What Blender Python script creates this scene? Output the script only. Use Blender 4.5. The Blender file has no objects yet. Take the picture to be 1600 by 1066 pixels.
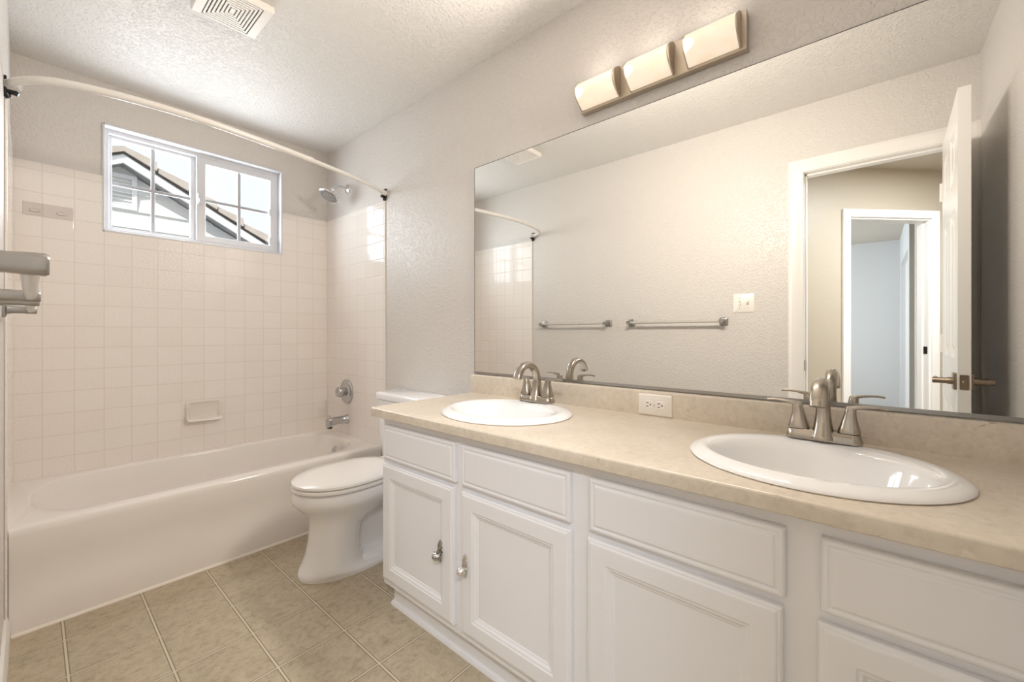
import bpy, bmesh, math, random
from mathutils import Vector, Matrix
random.seed(7)
PI = math.pi
sc = bpy.context.scene
col = sc.collection

# ------------------------------------------------------------------ camera
cam_d = bpy.data.cameras.new('camera')
cam_d.sensor_width = 36.0
cam_d.lens = 36.0 * 650.3 / 1600.0
cam_d.shift_y = -11.6 / 1600.0
cam_d.clip_start = 0.01
cam = bpy.data.objects.new('camera', cam_d)
cam.location = (0, 0, 1.0974)
cam.rotation_euler = (PI / 2, 0, -0.8576)
col.objects.link(cam)
sc.camera = cam

# ------------------------------------------------------------------ view, world, sun, daylight
sc.view_settings.view_transform = 'Standard'
sc.view_settings.look = 'None'
sc.view_settings.exposure = 1.08
sc.view_settings.gamma = 1.0
sc.view_settings.use_curve_mapping = False
sc.cycles.max_bounces = 14
sc.cycles.diffuse_bounces = 8
sc.cycles.glossy_bounces = 6
sc.cycles.transmission_bounces = 8
sc.cycles.transparent_max_bounces = 12
sc.cycles.sample_clamp_indirect = 6.0
sc.cycles.caustics_reflective = False
sc.cycles.caustics_refractive = False

world = bpy.data.worlds.new('sky')
sc.world = world
world.use_nodes = True
wn = world.node_tree
wn.nodes['Background'].inputs[0].default_value = (0.88, 0.92, 1.0, 1)
wn.nodes['Background'].inputs[1].default_value = 0.56


def light(name, kind, loc, rot, power, color, **kw):
    d = bpy.data.lights.new(name, kind)
    d.energy = power
    d.color = color
    for k, v in kw.items():
        setattr(d, k, v)
    o = bpy.data.objects.new(name, d)
    o.location = loc
    o.rotation_euler = rot
    col.objects.link(o)
    return o


def aim(direction):
    return Vector(direction).to_track_quat('-Z', 'Y').to_euler()


# sun over the roofs, on the neighbouring gable only
light('sun', 'SUN', (0, 0, 12), aim((0.56, 0.56, -0.62)), 2.0, (1.0, 0.97, 0.92), angle=0.01)
# daylight coming in (and up, off the bright ground) through the bathroom window
light('window_daylight', 'AREA', (0.694, 3.262, 1.932), aim((0.0, -1.0, 0.0)), 8.6, (0.90, 0.95, 1.0),
      shape='RECTANGLE', size=0.84, size_y=0.53)
# daylight in the bedroom across the hall
light('bedroom_daylight', 'AREA', (-3.6, 2.55, 1.5), aim((0.0, -1.0, 0.0)), 46.0, (0.82, 0.91, 1.0),
      shape='RECTANGLE', size=1.5, size_y=1.2)

# fill light added under the hall ceiling, no fixture; brightens hall and cabinets
light('hall_fill', 'AREA', (-0.85, -0.75, 2.42), (0, 0, 0), 29.0, (0.90, 0.95, 1.0), shape='DISK', size=0.35)

# ------------------------------------------------------------------ materials


def srgb(r, g, b):
    f = lambda c: (c / 255 / 12.92) if c / 255 <= 0.04045 else ((c / 255 + 0.055) / 1.055) ** 2.4
    return (f(r), f(g), f(b), 1)


class NT:
    def __init__(self, name):
        self.m = bpy.data.materials.new(name)
        self.m.use_nodes = True
        self.t = self.m.node_tree
        self.b = self.t.nodes['Principled BSDF']

    def n(self, kind, **kw):
        x = self.t.nodes.new(kind)
        for k, v in kw.items():
            setattr(x, k, v)
        return x

    def l(self, a, b):
        self.t.links.new(a, b)

    def math(self, op, a, b=None):
        x = self.n('ShaderNodeMath', operation=op)
        for i, v in enumerate((a, b)):
            if v is None:
                continue
            if isinstance(v, (int, float)):
                x.inputs[i].default_value = v
            else:
                self.l(v, x.inputs[i])
        return x.outputs[0]

    def coords(self):
        return self.n('ShaderNodeTexCoord').outputs['Object']

    def xyz(self):
        s = self.n('ShaderNodeSeparateXYZ')
        self.l(self.coords(), s.inputs[0])
        return s.outputs

    def noise(self, scale, detail=3.0, rough=0.5, vec=None, dist=0.0):
        x = self.n('ShaderNodeTexNoise')
        x.inputs['Scale'].default_value = scale
        x.inputs['Detail'].default_value = detail
        x.inputs['Roughness'].default_value = rough
        x.inputs['Distortion'].default_value = dist
        self.l(vec if vec is not None else self.coords(), x.inputs['Vector'])
        return x.outputs['Fac']

    def ramp(self, fac, stops):
        r = self.n('ShaderNodeValToRGB')
        e = r.color_ramp.elements
        while len(e) < len(stops):
            e.new(0.5)
        for i, (p, c) in enumerate(stops):
            e[i].position = p
            e[i].color = c
        self.l(fac, r.inputs[0])
        return r.outputs[0]

    def mix(self, fac, a, b):
        x = self.n('ShaderNodeMix', data_type='RGBA')
        for i, v in ((0, fac), (6, a), (7, b)):
            if isinstance(v, (int, float, tuple)):
                x.inputs[i].default_value = v
            else:
                self.l(v, x.inputs[i])
        return x.outputs[2]

    def bump(self, h, strength, dist, prev=None):
        x = self.n('ShaderNodeBump')
        x.inputs['Strength'].default_value = strength
        x.inputs['Distance'].default_value = dist
        self.l(h, x.inputs['Height'])
        if prev is not None:
            self.l(prev, x.inputs['Normal'])
        return x.outputs[0]

    def maprange(self, v, a, b, c=0.0, d=1.0):
        x = self.n('ShaderNodeMapRange', interpolation_type='SMOOTHSTEP')
        self.l(v, x.inputs[0])
        for i, q in ((1, a), (2, b), (3, c), (4, d)):
            x.inputs[i].default_value = q
        return x.outputs[0]

    def grid(self, a, b, a0, b0, pa, pb):
        """distance (m) to the nearest grid line, and an id per cell"""
        ds, ids = [], []
        for v, o, p in ((a, a0, pa), (b, b0, pb)):
            q = self.math('DIVIDE', self.math('SUBTRACT', v, o), p)
            f = self.math('FRACT', q)
            ds.append(self.math('MULTIPLY', self.math('MINIMUM', f, self.math('SUBTRACT', 1.0, f)), p))
            ids.append(self.math('FLOOR', q))
        w = self.n('ShaderNodeTexWhiteNoise', noise_dimensions='2D')
        c = self.n('ShaderNodeCombineXYZ')
        self.l(ids[0], c.inputs[0])
        self.l(ids[1], c.inputs[1])
        self.l(c.outputs[0], w.inputs['Vector'])
        return self.math('MINIMUM', ds[0], ds[1]), w.outputs['Value']

    def setup(self, color=None, rough=0.5, metal=0.0, spec=0.5, normal=None):
        if color is not None:
            if isinstance(color, tuple):
                self.b.inputs['Base Color'].default_value = color
            else:
                self.l(color, self.b.inputs['Base Color'])
        if isinstance(rough, (int, float)):
            self.b.inputs['Roughness'].default_value = rough
        else:
            self.l(rough, self.b.inputs['Roughness'])
        self.b.inputs['Metallic'].default_value = metal
        self.b.inputs['Specular IOR Level'].default_value = spec
        if normal is not None:
            self.l(normal, self.b.inputs['Normal'])
        return self.m


def plain(name, color, rough=0.5, metal=0.0, spec=0.5, var=0.03, vscale=6.0, bump=None):
    t = NT(name)
    c = color
    if var:
        d = tuple(max(0, x * (1 - var)) for x in color[:3]) + (1,)
        c = t.mix(t.noise(vscale, 3), color, d)
    nm = None
    if bump:
        nm = t.bump(t.noise(bump[0], 3), bump[1], bump[2])
    return t.setup(c, rough, metal, spec, nm)


def drywall(name, color, rough, strength, depth=0.0014):
    t = NT(name)
    h = t.noise(150, 4, 0.55)
    h2 = t.maprange(t.noise(92, 3, 0.5), 0.46, 0.66)
    hh = t.math('ADD', t.math('MULTIPLY', h, 0.5), h2)
    return t.setup(color, rough, 0, 0.5, t.bump(hh, strength, depth))


M = {}
WALLC = srgb(214, 210, 206)
M['wall'] = drywall('painted_drywall', WALLC, 0.37, 0.85)
M['ceiling'] = drywall('ceiling_paint', srgb(226, 224, 221), 0.5, 1.0, 0.0018)
M['hallwall'] = drywall('hall_paint', srgb(184, 173, 156), 0.45, 0.2)
M['hallceiling'] = drywall('hall_ceiling_paint', srgb(196, 188, 176), 0.55, 0.3)
M['bedwall'] = drywall('bedroom_paint', srgb(212, 213, 214), 0.5, 0.2)
M['trim'] = plain('white_trim_paint', srgb(238, 236, 233), 0.28, var=0.01)
M['carpet'] = plain('hall_carpet', srgb(170, 155, 135), 0.95, var=0.2, vscale=60, bump=(300, 0.6, 0.004))


def tile_mat(name, axes, a0, b0, p, wave):
    t = NT(name)
    s = t.xyz()
    d, idv = t.grid(s[axes[0]], s[axes[1]], a0, b0, p, p)
    face = t.maprange(d, 0.0011, 0.0021)
    tint = t.mix(idv, srgb(238, 233, 228), srgb(236, 230, 225))
    c = t.mix(face, srgb(223, 216, 209), tint)
    edge = t.maprange(d, 0.0011, 0.005)
    n1 = t.bump(edge, 0.5, 0.0012)
    glaze = t.noise(85, 2, 0.5)
    n2 = t.bump(glaze, wave, 0.002, n1)
    r = t.maprange(face, 0, 1, 0.5, 0.06)
    return t.setup(c, r, 0, 0.22, n2)


TP = 0.1095
M['tile_back'] = tile_mat('glazed_tile_long_wall', (0, 2), 0.0358, 1.1329, TP, 0.85)
M['tile_side'] = tile_mat('glazed_tile_end_wall', (1, 2), 3.0937, 1.1329, TP, 0.10)


def floor_mat():
    t = NT('vinyl_tile_floor')
    s = t.xyz()
    d, idv = t.grid(s[0], s[1], 0.0785, 2.182, 0.2265, 0.2355)
    face = t.maprange(d, 0.0022, 0.0038)
    rim = t.maprange(d, 0.003, 0.012)
    n1 = t.noise(9, 6, 0.65, dist=0.6)
    n2 = t.noise(38, 5, 0.7, dist=0.3)
    base = t.ramp(n1, [(0.3, srgb(166, 153, 131)), (0.52, srgb(190, 177, 154)), (0.75, srgb(206, 194, 172))])
    spots = t.ramp(n2, [(0.34, srgb(136, 121, 98)), (0.5, srgb(188, 175, 152)), (0.72, srgb(210, 198, 176))])
    c = t.mix(0.45, base, spots)
    c = t.mix(t.math('MULTIPLY', idv, 0.22), c, srgb(158, 144, 120))
    c = t.mix(t.maprange(d, 0.0038, 0.007), srgb(120, 106, 84), c)
    c = t.mix(face, srgb(212, 202, 182), c)
    nm = t.bump(rim, 0.35, 0.0015)
    nm = t.bump(n2, 0.12, 0.001, nm)
    return t.setup(c, 0.36, 0, 0.45, nm)


M['floor'] = floor_mat()


def laminate():
    t = NT('beige_stone_laminate')
    n1 = t.noise(7, 5, 0.6, dist=0.8)
    n2 = t.noise(55, 4, 0.65)
    base = t.ramp(n1, [(0.3, srgb(201, 190, 174)), (0.55, srgb(212, 202, 187)), (0.78, srgb(222, 213, 200))])
    grit = t.ramp(n2, [(0.3, srgb(186, 173, 156)), (0.5, srgb(211, 200, 185)), (0.7, srgb(221, 211, 197))])
    c = t.mix(0.4, base, grit)
    n3 = t.noise(26, 2, 0.5, dist=1.5)
    pit = t.maprange(n3, 0.70, 0.76)
    c = t.mix(t.math('MULTIPLY', pit, 0.55), c, srgb(150, 128, 104))
    n4 = t.noise(4.0, 3, 0.6, dist=2.2)
    vein = t.maprange(t.math('ABSOLUTE', t.math('SUBTRACT', n4, 0.5)), 0.0, 0.012, 0.25, 0.0)
    c = t.mix(vein, c, srgb(238, 228, 212))
    return t.setup(c, 0.3, 0, 0.45, t.bump(n2, 0.03, 0.001))


M['laminate'] = laminate()
M['cabinet'] = plain('white_cabinet_paint', srgb(232, 232, 235), 0.33, var=0.015, bump=(55, 0.03, 0.002))
M['porcelain'] = plain('white_porcelain', srgb(241, 241, 242), 0.06, spec=0.6, var=0.0)
M['china'] = plain('toilet_china', srgb(240, 240, 242), 0.08, spec=0.6, var=0.0)
M['seat'] = plain('white_seat_plastic', srgb(240, 238, 236), 0.18, var=0.0)
M['enamel'] = plain('tub_enamel', srgb(236, 232, 228), 0.12, spec=0.55, var=0.01)
M['caulk'] = plain('white_caulk', srgb(240, 234, 226), 0.5, var=0.02)
M['ceramic'] = plain('glazed_ceramic', srgb(226, 221, 214), 0.1, spec=0.6, var=0.0)
M['grey_ceramic'] = plain('grey_glazed_ceramic', srgb(214, 207, 202), 0.12, spec=0.6, var=0.0)
M['plastic'] = plain('white_plastic', srgb(240, 236, 230), 0.3, var=0.0)
M['dark'] = plain('dark_slot', srgb(30, 26, 24), 0.6, var=0.0)
M['black'] = plain('black_plastic', srgb(20, 20, 22), 0.35, var=0.0)
M['rod'] = plain('white_enamelled_rod', srgb(230, 228, 224), 0.25, var=0.0)
M['vinyl'] = plain('white_window_vinyl', srgb(214, 215, 219), 0.35, var=0.01)
M['muntin'] = plain('muntin_backlit_shade', srgb(178, 179, 184), 0.4, var=0.0)  # backlit shade put into the muntin colour, greyer than the frame
M['chrome_soft'] = plain('worn_chrome', srgb(196, 196, 197), 0.16, metal=1.0, var=0.0)
M['chrome'] = plain('chrome', srgb(225, 225, 228), 0.06, metal=1.0, var=0.0)
M['patina'] = plain('darkened_silver', srgb(70, 66, 62), 0.3, metal=0.9, var=0.2, vscale=200)


def antique(name, a, b, scale):
    t = NT(name)
    n = t.noise(scale, 2, 0.5, dist=0.8)
    c = t.ramp(n, [(a, srgb(34, 31, 29)), (b, srgb(226, 223, 218))])
    return t.setup(c, 0.24, 0.85, 0.5, t.bump(n, 0.5, 0.001))


M['silver'] = antique('antique_silver', 0.30, 0.42, 330)
M['silver_dark'] = antique('antique_silver_blackened', 0.40, 0.56, 300)


M['nickel'] = plain('brushed_nickel', srgb(176, 168, 157), 0.23, metal=1.0, var=0.0)
M['nickel_plate'] = plain('satin_nickel_plate', srgb(196, 184, 168), 0.38, metal=0.85, var=0.03)
M['lever'] = plain('satin_nickel_lever', srgb(150, 136, 120), 0.3, metal=1.0, var=0.0)
M['mirror'] = plain('mirror_silver', (0.90, 0.905, 0.885, 1), 0.0, metal=1.0, var=0.0)
M['towelplate'] = plain('towel_bar_metal', srgb(168, 166, 164), 0.3, metal=0.9, var=0.0)


def acrylic():
    t = NT('frosted_acrylic')
    t.setup(srgb(232, 228, 222), 0.25, 0, 0.5)
    t.b.inputs['Transmission Weight'].default_value = 0.45
    return t.m


M['acrylic'] = acrylic()


def glass():
    t = NT('window_glass')
    tr = t.n('ShaderNodeBsdfTransparent')
    tr.inputs[0].default_value = (0.97, 0.98, 0.98, 1)
    gl = t.n('ShaderNodeBsdfGlossy')
    gl.inputs['Roughness'].default_value = 0.0
    lw = t.n('ShaderNodeLayerWeight')
    lw.inputs['Blend'].default_value = 0.5
    fr = t.n('ShaderNodeMath', operation='MULTIPLY_ADD')
    t.l(t.math('POWER', lw.outputs['Facing'], 5.0), fr.inputs[0])
    fr.inputs[1].default_value = 0.5
    fr.inputs[2].default_value = 0.03
    mx = t.n('ShaderNodeMixShader')
    t.l(fr.outputs[0], mx.inputs[0])
    t.l(tr.outputs[0], mx.inputs[1])
    t.l(gl.outputs[0], mx.inputs[2])
    t.l(mx.outputs[0], t.t.nodes['Material Output'].inputs[0])
    return t.m


M['glass'] = glass()


def lampglass():
    t = NT('lit_alabaster_glass')
    n = t.noise(14, 5, 0.6, dist=1.2)
    c = t.ramp(n, [(0.3, srgb(252, 226, 196)), (0.55, srgb(255, 238, 214)), (0.8, srgb(255, 246, 230))])
    t.setup(srgb(205, 190, 170), 0.3)
    t.l(c, t.b.inputs['Emission Color'])
    t.b.inputs['Emission Strength'].default_value = 0.31
    return t.m


M['lampglass'] = lampglass()


def siding():
    t = NT('neighbour_siding')
    return t.setup(t.mix(t.noise(3, 4), srgb(226, 225, 220), srgb(216, 216, 211)), 0.7)


M['siding'] = siding()
M['fascia'] = plain('fascia_paint', srgb(240, 240, 238), 0.6)
M['rooftile'] = plain('concrete_roof_tile', srgb(190, 178, 166), 0.85, var=0.25, vscale=9, bump=(60, 0.4, 0.01))
M['soffit'] = plain('soffit_board', srgb(140, 141, 146), 0.8, var=0.1)
M['ground'] = plain('pale_gravel_ground', srgb(168, 164, 156), 0.9, var=0.15)

# ------------------------------------------------------------------ geometry helpers
WL = {}          # world location of every object built


class MB:
    def __init__(self):
        self.bm = bmesh.new()

    def box(self, x0, x1, y0, y1, z0, z1):
        v = [self.bm.verts.new(p) for p in ((x0, y0, z0), (x1, y0, z0), (x1, y1, z0), (x0, y1, z0),
                                            (x0, y0, z1), (x1, y0, z1), (x1, y1, z1), (x0, y1, z1))]
        for f in ((0, 3, 2, 1), (4, 5, 6, 7), (0, 1, 5, 4), (1, 2, 6, 5), (2, 3, 7, 6), (3, 0, 4, 7)):
            self.bm.faces.new([v[i] for i in f])
        return self

    def loft(self, rings, cap0=True, cap1=True, closed=False):
        rs = [[self.bm.verts.new(p) for p in r] for r in rings]
        n = len(rs[0])
        pairs = list(zip(rs, rs[1:])) + ([(rs[-1], rs[0])] if closed else [])
        for a, b in pairs:
            for i in range(n):
                j = (i + 1) % n
                self.bm.faces.new((a[i], a[j], b[j], b[i]))
        if cap0 and not closed:
            self.bm.faces.new(list(reversed(rs[0])))
        if cap1 and not closed:
            self.bm.faces.new(rs[-1])
        return self

    def prism(self, poly, axis, a, b):
        """poly in the two other axes (cyclic order x,y,z without axis), extruded a..b"""
        def P(u, v, w):
            return {'x': (w, u, v), 'y': (u, w, v), 'z': (u, v, w)}[axis]
        return self.loft([[P(u, v, a) for u, v in poly], [P(u, v, b) for u, v in poly]])

    def tube(self, pts, r, seg=14, flat=1.0, up=(0, 0, 1), cap=True):
        pts = [Vector(p) for p in pts]
        rr = r if isinstance(r, (list, tuple)) else [r] * len(pts)
        rings = []
        for i, p in enumerate(pts):
            d = (pts[min(i + 1, len(pts) - 1)] - pts[max(i - 1, 0)]).normalized()
            u = Vector(up)
            if abs(d.dot(u)) > 0.98:
                u = Vector((1, 0, 0)) if abs(d.x) < 0.9 else Vector((0, 1, 0))
            a = d.cross(u).normalized()
            b = d.cross(a).normalized()
            q = rr[i]
            qa, qb = q if isinstance(q, (tuple, list)) else (q, q * flat)
            rings.append([p + a * math.cos(t) * qa + b * math.sin(t) * qb for t in
                          [2 * PI * k / seg for k in range(seg)]])
        return self.loft(rings, cap, cap)

    def lathe(self, prof, origin, axis, seg=32, mod=None, cap0=True, cap1=True):
        """prof: (radius, height along axis)"""
        o = Vector(origin)
        d = Vector(axis).normalized()
        u = Vector((0, 0, 1)) if abs(d.z) < 0.9 else Vector((1, 0, 0))
        a = d.cross(u).normalized()
        b = d.cross(a).normalized()
        rings = []
        for r, h in prof:
            ring = []
            for k in range(seg):
                t = 2 * PI * k / seg
                q = r * (mod(t, h) if mod else 1)
                ring.append(o + d * h + a * math.cos(t) * q + b * math.sin(t) * q)
            rings.append(ring)
        return self.loft(rings, cap0, cap1)

    def build(self, name, mat, parent=None, smooth=30, bevel=0, seg=2, loc=None, kind=None, label=None, sub=0):
        bm = self.bm
        base = WL[parent.name] if parent else Vector(loc or (0, 0, 0))
        bmesh.ops.recalc_face_normals(bm, faces=bm.faces)
        bmesh.ops.translate(bm, verts=bm.verts, vec=-base)
        me = bpy.data.meshes.new(name)
        bm.to_mesh(me)
        bm.free()
        me.materials.append(mat)
        if smooth:
            me.shade_smooth()
            me.set_sharp_from_angle(angle=math.radians(smooth))
        o = bpy.data.objects.new(name, me)
        col.objects.link(o)
        if parent:
            o.parent = parent
        else:
            o.location = base
        WL[o.name] = base
        if bevel:
            m = o.modifiers.new('bevel', 'BEVEL')
            m.width = bevel
            m.segments = seg
            m.limit_method = 'ANGLE'
            m.harden_normals = False
        if sub:
            m = o.modifiers.new('subdivision', 'SUBSURF')
            m.levels = m.render_levels = sub
        if kind:
            o['kind'] = kind
        if label:
            o['label'] = label
        return o


def thing(name, label, cat, loc=(0, 0, 0), group=None):
    o = bpy.data.objects.new(name, None)
    o.empty_display_size = 0.05
    o.location = loc
    col.objects.link(o)
    WL[o.name] = Vector(loc)
    o['label'] = label
    o['category'] = cat
    if group:
        o['group'] = group
    return o


def frame_struct(name):
    o = bpy.data.objects.new(name, None)
    col.objects.link(o)
    WL[o.name] = Vector((0, 0, 0))
    o['kind'] = 'structure'
    return o


def dup(root, offset, label):
    r = root.copy()
    col.objects.link(r)
    r.location = Vector(root.location) + Vector(offset)
    r['label'] = label
    for ch in list(root.children):
        c = ch.copy()
        col.objects.link(c)
        c.parent = r
        for g in list(ch.children):
            d = g.copy()
            col.objects.link(d)
            d.parent = c
    return r


def rrect(cx, cy, hx, hy, r, nc=8):
    r = min(r, hx - 1e-4, hy - 1e-4)
    out = []
    for sx, sy, a0 in ((1, 1, 0), (-1, 1, PI / 2), (-1, -1, PI), (1, -1, 1.5 * PI)):
        for k in range(nc + 1):
            a = a0 + PI / 2 * k / nc
            out.append((cx + sx * (hx - r) + r * math.cos(a), cy + sy * (hy - r) + r * math.sin(a)))
    return out


def ring(poly, z):
    return [(x, y, z) for x, y in poly]


def ellipse(cx, cy, rx, ry, n=64, p=2.0):
    out = []
    for k in range(n):
        t = 2 * PI * k / n
        c, s = math.cos(t), math.sin(t)
        out.append((cx + rx * math.copysign(abs(c) ** (2 / p), c), cy + ry * math.copysign(abs(s) ** (2 / p), s)))
    return out


def spline(pts, n=8):
    """Catmull-Rom through tuples of any length"""
    out = []
    P = [pts[0]] + list(pts) + [pts[-1]]
    for i in range(1, len(P) - 2):
        for k in range(n):
            t = k / n
            out.append(tuple(0.5 * (2 * b + (c - a) * t + (2 * a - 5 * b + 4 * c - d) * t * t + (3 * b - a - 3 * c + d) * t ** 3)
                             for a, b, c, d in zip(P[i - 1], P[i], P[i + 1], P[i + 2])))
    out.append(tuple(pts[-1]))
    return out


# ------------------------------------------------------------------ room shell
XL, XR, YB, YF, H = -0.0627, 1.4615, 3.1018, -0.392, 2.44
DO0, DO1, DOZ = -0.318, 0.302, 2.042        # clear door opening in the left wall
WX0, WX1, WZ0, WZ1 = 0.254, 1.136, 1.648, 2.216   # window opening

MB().box(XL - 0.12, XR + 0.1, YF - 0.1, YB + 0.15, -0.08, 0).build('floor', M['floor'], kind='structure', smooth=0)
MB().box(XL - 0.12, XR + 0.1, YF - 0.1, YB + 0.15, H, H + 0.1).build('ceiling', M['ceiling'], kind='structure', smooth=0)
MB().box(XR, XR + 0.1, YF - 0.1, YB + 0.15, 0, H).build('wall_right', M['wall'], kind='structure', smooth=0)
MB().box(XL - 0.12, XR, YF - 0.1, YF, 0, H).build('wall_front', M['wall'], kind='structure', smooth=0)
wl = MB()
wl.box(XL - 0.12, XL, DO1 + 0.018, YB + 0.15, 0, H)
wl.box(XL - 0.12, XL, YF, DO0 - 0.018, 0, H)
wl.box(XL - 0.12, XL, DO0 - 0.018, DO1 + 0.018, DOZ + 0.018, H)
wall_left = wl.build('wall_left', M['wall'], kind='structure', smooth=0)
wb = MB()
wb.box(XL, WX0, YB, YB + 0.15, 0, H)
wb.box(WX1, XR, YB, YB + 0.15, 0, H)
wb.box(WX0, WX1, YB, YB + 0.15, 0, WZ0)
wb.box(WX0, WX1, YB, YB + 0.15, WZ1, H)
wall_back = wb.build('wall_back', M['wall'], kind='structure', smooth=0)

# tile surround above the tub: three panels, parts of the walls they cover
TT, TZ0, TZ1, TY = 0.008, 0.372, 1.937, 2.314
ft = MB()
ft.box(XL, WX0 - 0.002, YB - TT, YB, TZ0, TZ1)
ft.box(WX1 + 0.002, XR, YB - TT, YB, TZ0, TZ1)
ft.box(WX0 - 0.002, WX1 + 0.002, YB - TT, YB, TZ0, WZ0 - 0.004)
ft.build('tile_panel', M['tile_back'], wall_back, smooth=0)
for wl__, xa, xb, ya in ((bpy.data.objects['wall_right'], XR - TT, XR, TY), (wall_left, XL, XL + TT, TY + 0.010)):
    MB().prism([(ya, 0.0), (2.3445, 0.0), (2.3445, TZ0), (YB - TT, TZ0), (YB - TT, TZ1), (ya, TZ1)], 'x', xa, xb).build('tile_panel', M['tile_side'], wl__, smooth=0, bevel=0.003)

# baseboard on the left wall
bb = MB()
prof = [(XL, 0), (XL + 0.014, 0), (XL + 0.014, 0.062), (XL + 0.010, 0.072), (XL + 0.008, 0.080), (XL, 0.084)]
bb.loft([[(x, DO1 + 0.082, z) for x, z in prof], [(x, 2.342, z) for x, z in prof]])
bb.build('baseboard_left', M['trim'], kind='structure')


def door_trim(name, x_face, nx, y0, y1, zt, w=0.072):
    """moulded casing around an opening in a wall of constant x; nx = wall normal sign"""
    prof = [(0.0, 0.0), (0.0, 0.010), (0.006, 0.013), (0.012, 0.011), (0.020, 0.014), (w - 0.020, 0.019),
            (w - 0.012, 0.019), (w - 0.006, 0.015), (w, 0.013), (w, 0.0)]
    m = MB()
    corners = [(y1, 0.0, 1, 0), (y1, zt, 1, 1), (y0, zt, -1, 1), (y0, 0.0, -1, 0)]
    rings = []
    for y, z, sy, sz in corners:
        rings.append([(x_face + nx * t, y + sy * o, z + sz * o) for o, t in prof])
    m.loft(rings)
    return m


door_trim('', XL, 1, DO0 - 0.004, DO1 + 0.004, DOZ + 0.004).build('trim_1', M['trim'], kind='structure', smooth=50)
# jamb with stop
j = MB()
for y0, y1 in ((DO0 - 0.018, DO0), (DO1, DO1 + 0.018)):
    j.box(XL - 0.121, XL + 0.001, y0, y1, 0, DOZ + 0.018)
j.box(XL - 0.121, XL + 0.001, DO0, DO1, DOZ, DOZ + 0.018)
for y0, y1 in ((DO0, DO0 + 0.010), (DO1 - 0.010, DO1)):
    j.box(XL - 0.075, XL - 0.040, y0, y1, 0, DOZ)
j.box(XL - 0.075, XL - 0.040, DO0, DO1, DOZ - 0.010, DOZ)
jamb = j.build('trim_2', M['trim'], kind='structure', smooth=0, bevel=0.0015)
MB().box(XL - 0.032, XL - 0.004, DO1 - 0.0015, DO1 + 0.001, 0.88, 0.94).build('strike_plate', M['lever'], jamb, smooth=0)

# ------------------------------------------------------------------ door, six panels, open against the front wall
DX0, DX1 = -0.056, 0.602
DYA, DYB = -0.300, -0.265      # back face, visible face


def six_panel_door():
    d = frame_struct('door_1')
    d.location = (0, 0, 0)
    m = MB()
    z0, z1 = 0.012, 2.034
    t = DYB - DYA
    W = DX1 - DX0
    st, mid = 0.105, 0.095
    pw = (W - 2 * st - mid) / 2
    cols = [(DX0 + st, DX0 + st + pw), (DX1 - st - pw, DX1 - st)]
    rows = [(0.22, 0.80), (1.00, 1.60), (1.72, 1.925)]
    m.box(DX0, DX1, DYA + 0.007, DYB - 0.007, z0, z1)
    for face, s in ((DYB, 1), (DYA, -1)):
        lo, hi = (face - 0.007, face) if s > 0 else (face, face + 0.007)
        xs = [DX0, cols[0][0], cols[0][1], cols[1][0], cols[1][1], DX1]
        for i in (0, 2, 4):
            m.box(xs[i], xs[i + 1], lo, hi, z0, z1)
        zs = [z0] + [v for r in rows for v in r] + [z1]
        for i in (0, 2, 4, 6):
            for a, b in cols:
                m.box(a, b, lo, hi, zs[i], zs[i + 1])
        for a, b in cols:
            for c, e in rows:
                q = [(0.0, 0.007), (0.012, 0.0035), (0.024, 0.0005), (0.034, 0.0005), (0.05, 0.0055), (0.056, 0.006)]
                rings = [[(a + i, face - s * (0.007 - h), c + i), (b - i, face - s * (0.007 - h), c + i),
                          (b - i, face - s * (0.007 - h), e - i), (a + i, face - s * (0.007 - h), e - i)]
                         for i, h in [(i, h) for i, h in q]]
                m.loft(rings, False, True)
    m.build('door_panel', M['trim'], d, smooth=0)
    hz, hx = 0.912, DX1 - 0.06
    for s, face in ((1, DYB), (-1, DYA)):
        h = MB()
        h.prism(rrect(hx, hz, 0.032, 0.032, 0.006, 3), 'y', face, face + s * 0.009)
        h.lathe([(0.014, 0), (0.014, 0.02), (0.0115, 0.026), (0.0115, 0.062), (0.010, 0.066)], (hx, face, hz), (0, s, 0), 20)
        if s > 0:
            h.tube([(hx + 0.008, face + 0.054, hz), (hx - 0.06, face + 0.054, hz), (hx - 0.115, face + 0.050, hz)],
                   [0.0105, 0.0095, 0.0085], 14)
        else:
            h.tube([(hx + 0.008, face - 0.054, hz), (hx - 0.115, face - 0.054, hz)], [0.0105, 0.0085], 14)
        h.build('door_handle', M['lever'], d, label='satin nickel lever handle')
    lp = MB()
    lp.prism(rrect((DYA + DYB) / 2, hz, 0.0125, 0.028, 0.004, 4), 'x', DX1, DX1 + 0.0015)
    lp.lathe([(0.007, 0), (0.007, 0.006), (0.004, 0.009)], (DX1, (DYA + DYB) / 2, hz), (1, 0, 0), 12)
    lp.build('latch_plate', M['lever'], d)
    for z in (0.25, 1.05, 1.80):
        hg = MB()
        hg.tube([(DX0 - 0.004, DYB + 0.004, z - 0.045), (DX0 - 0.004, DYB + 0.004, z + 0.045)], 0.006, 10)
        hg.build('hinge', M['trim'], d)
    # swing very slightly off the right angle, about the hinge
    piv = Vector((DX0, (DYA + DYB) / 2, 0))
    R = Matrix.Translation(piv) @ Matrix.Rotation(math.radians(1.6), 4, 'Z') @ Matrix.Translation(-piv)
    d.matrix_world = R
    return d


six_panel_door()

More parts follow.
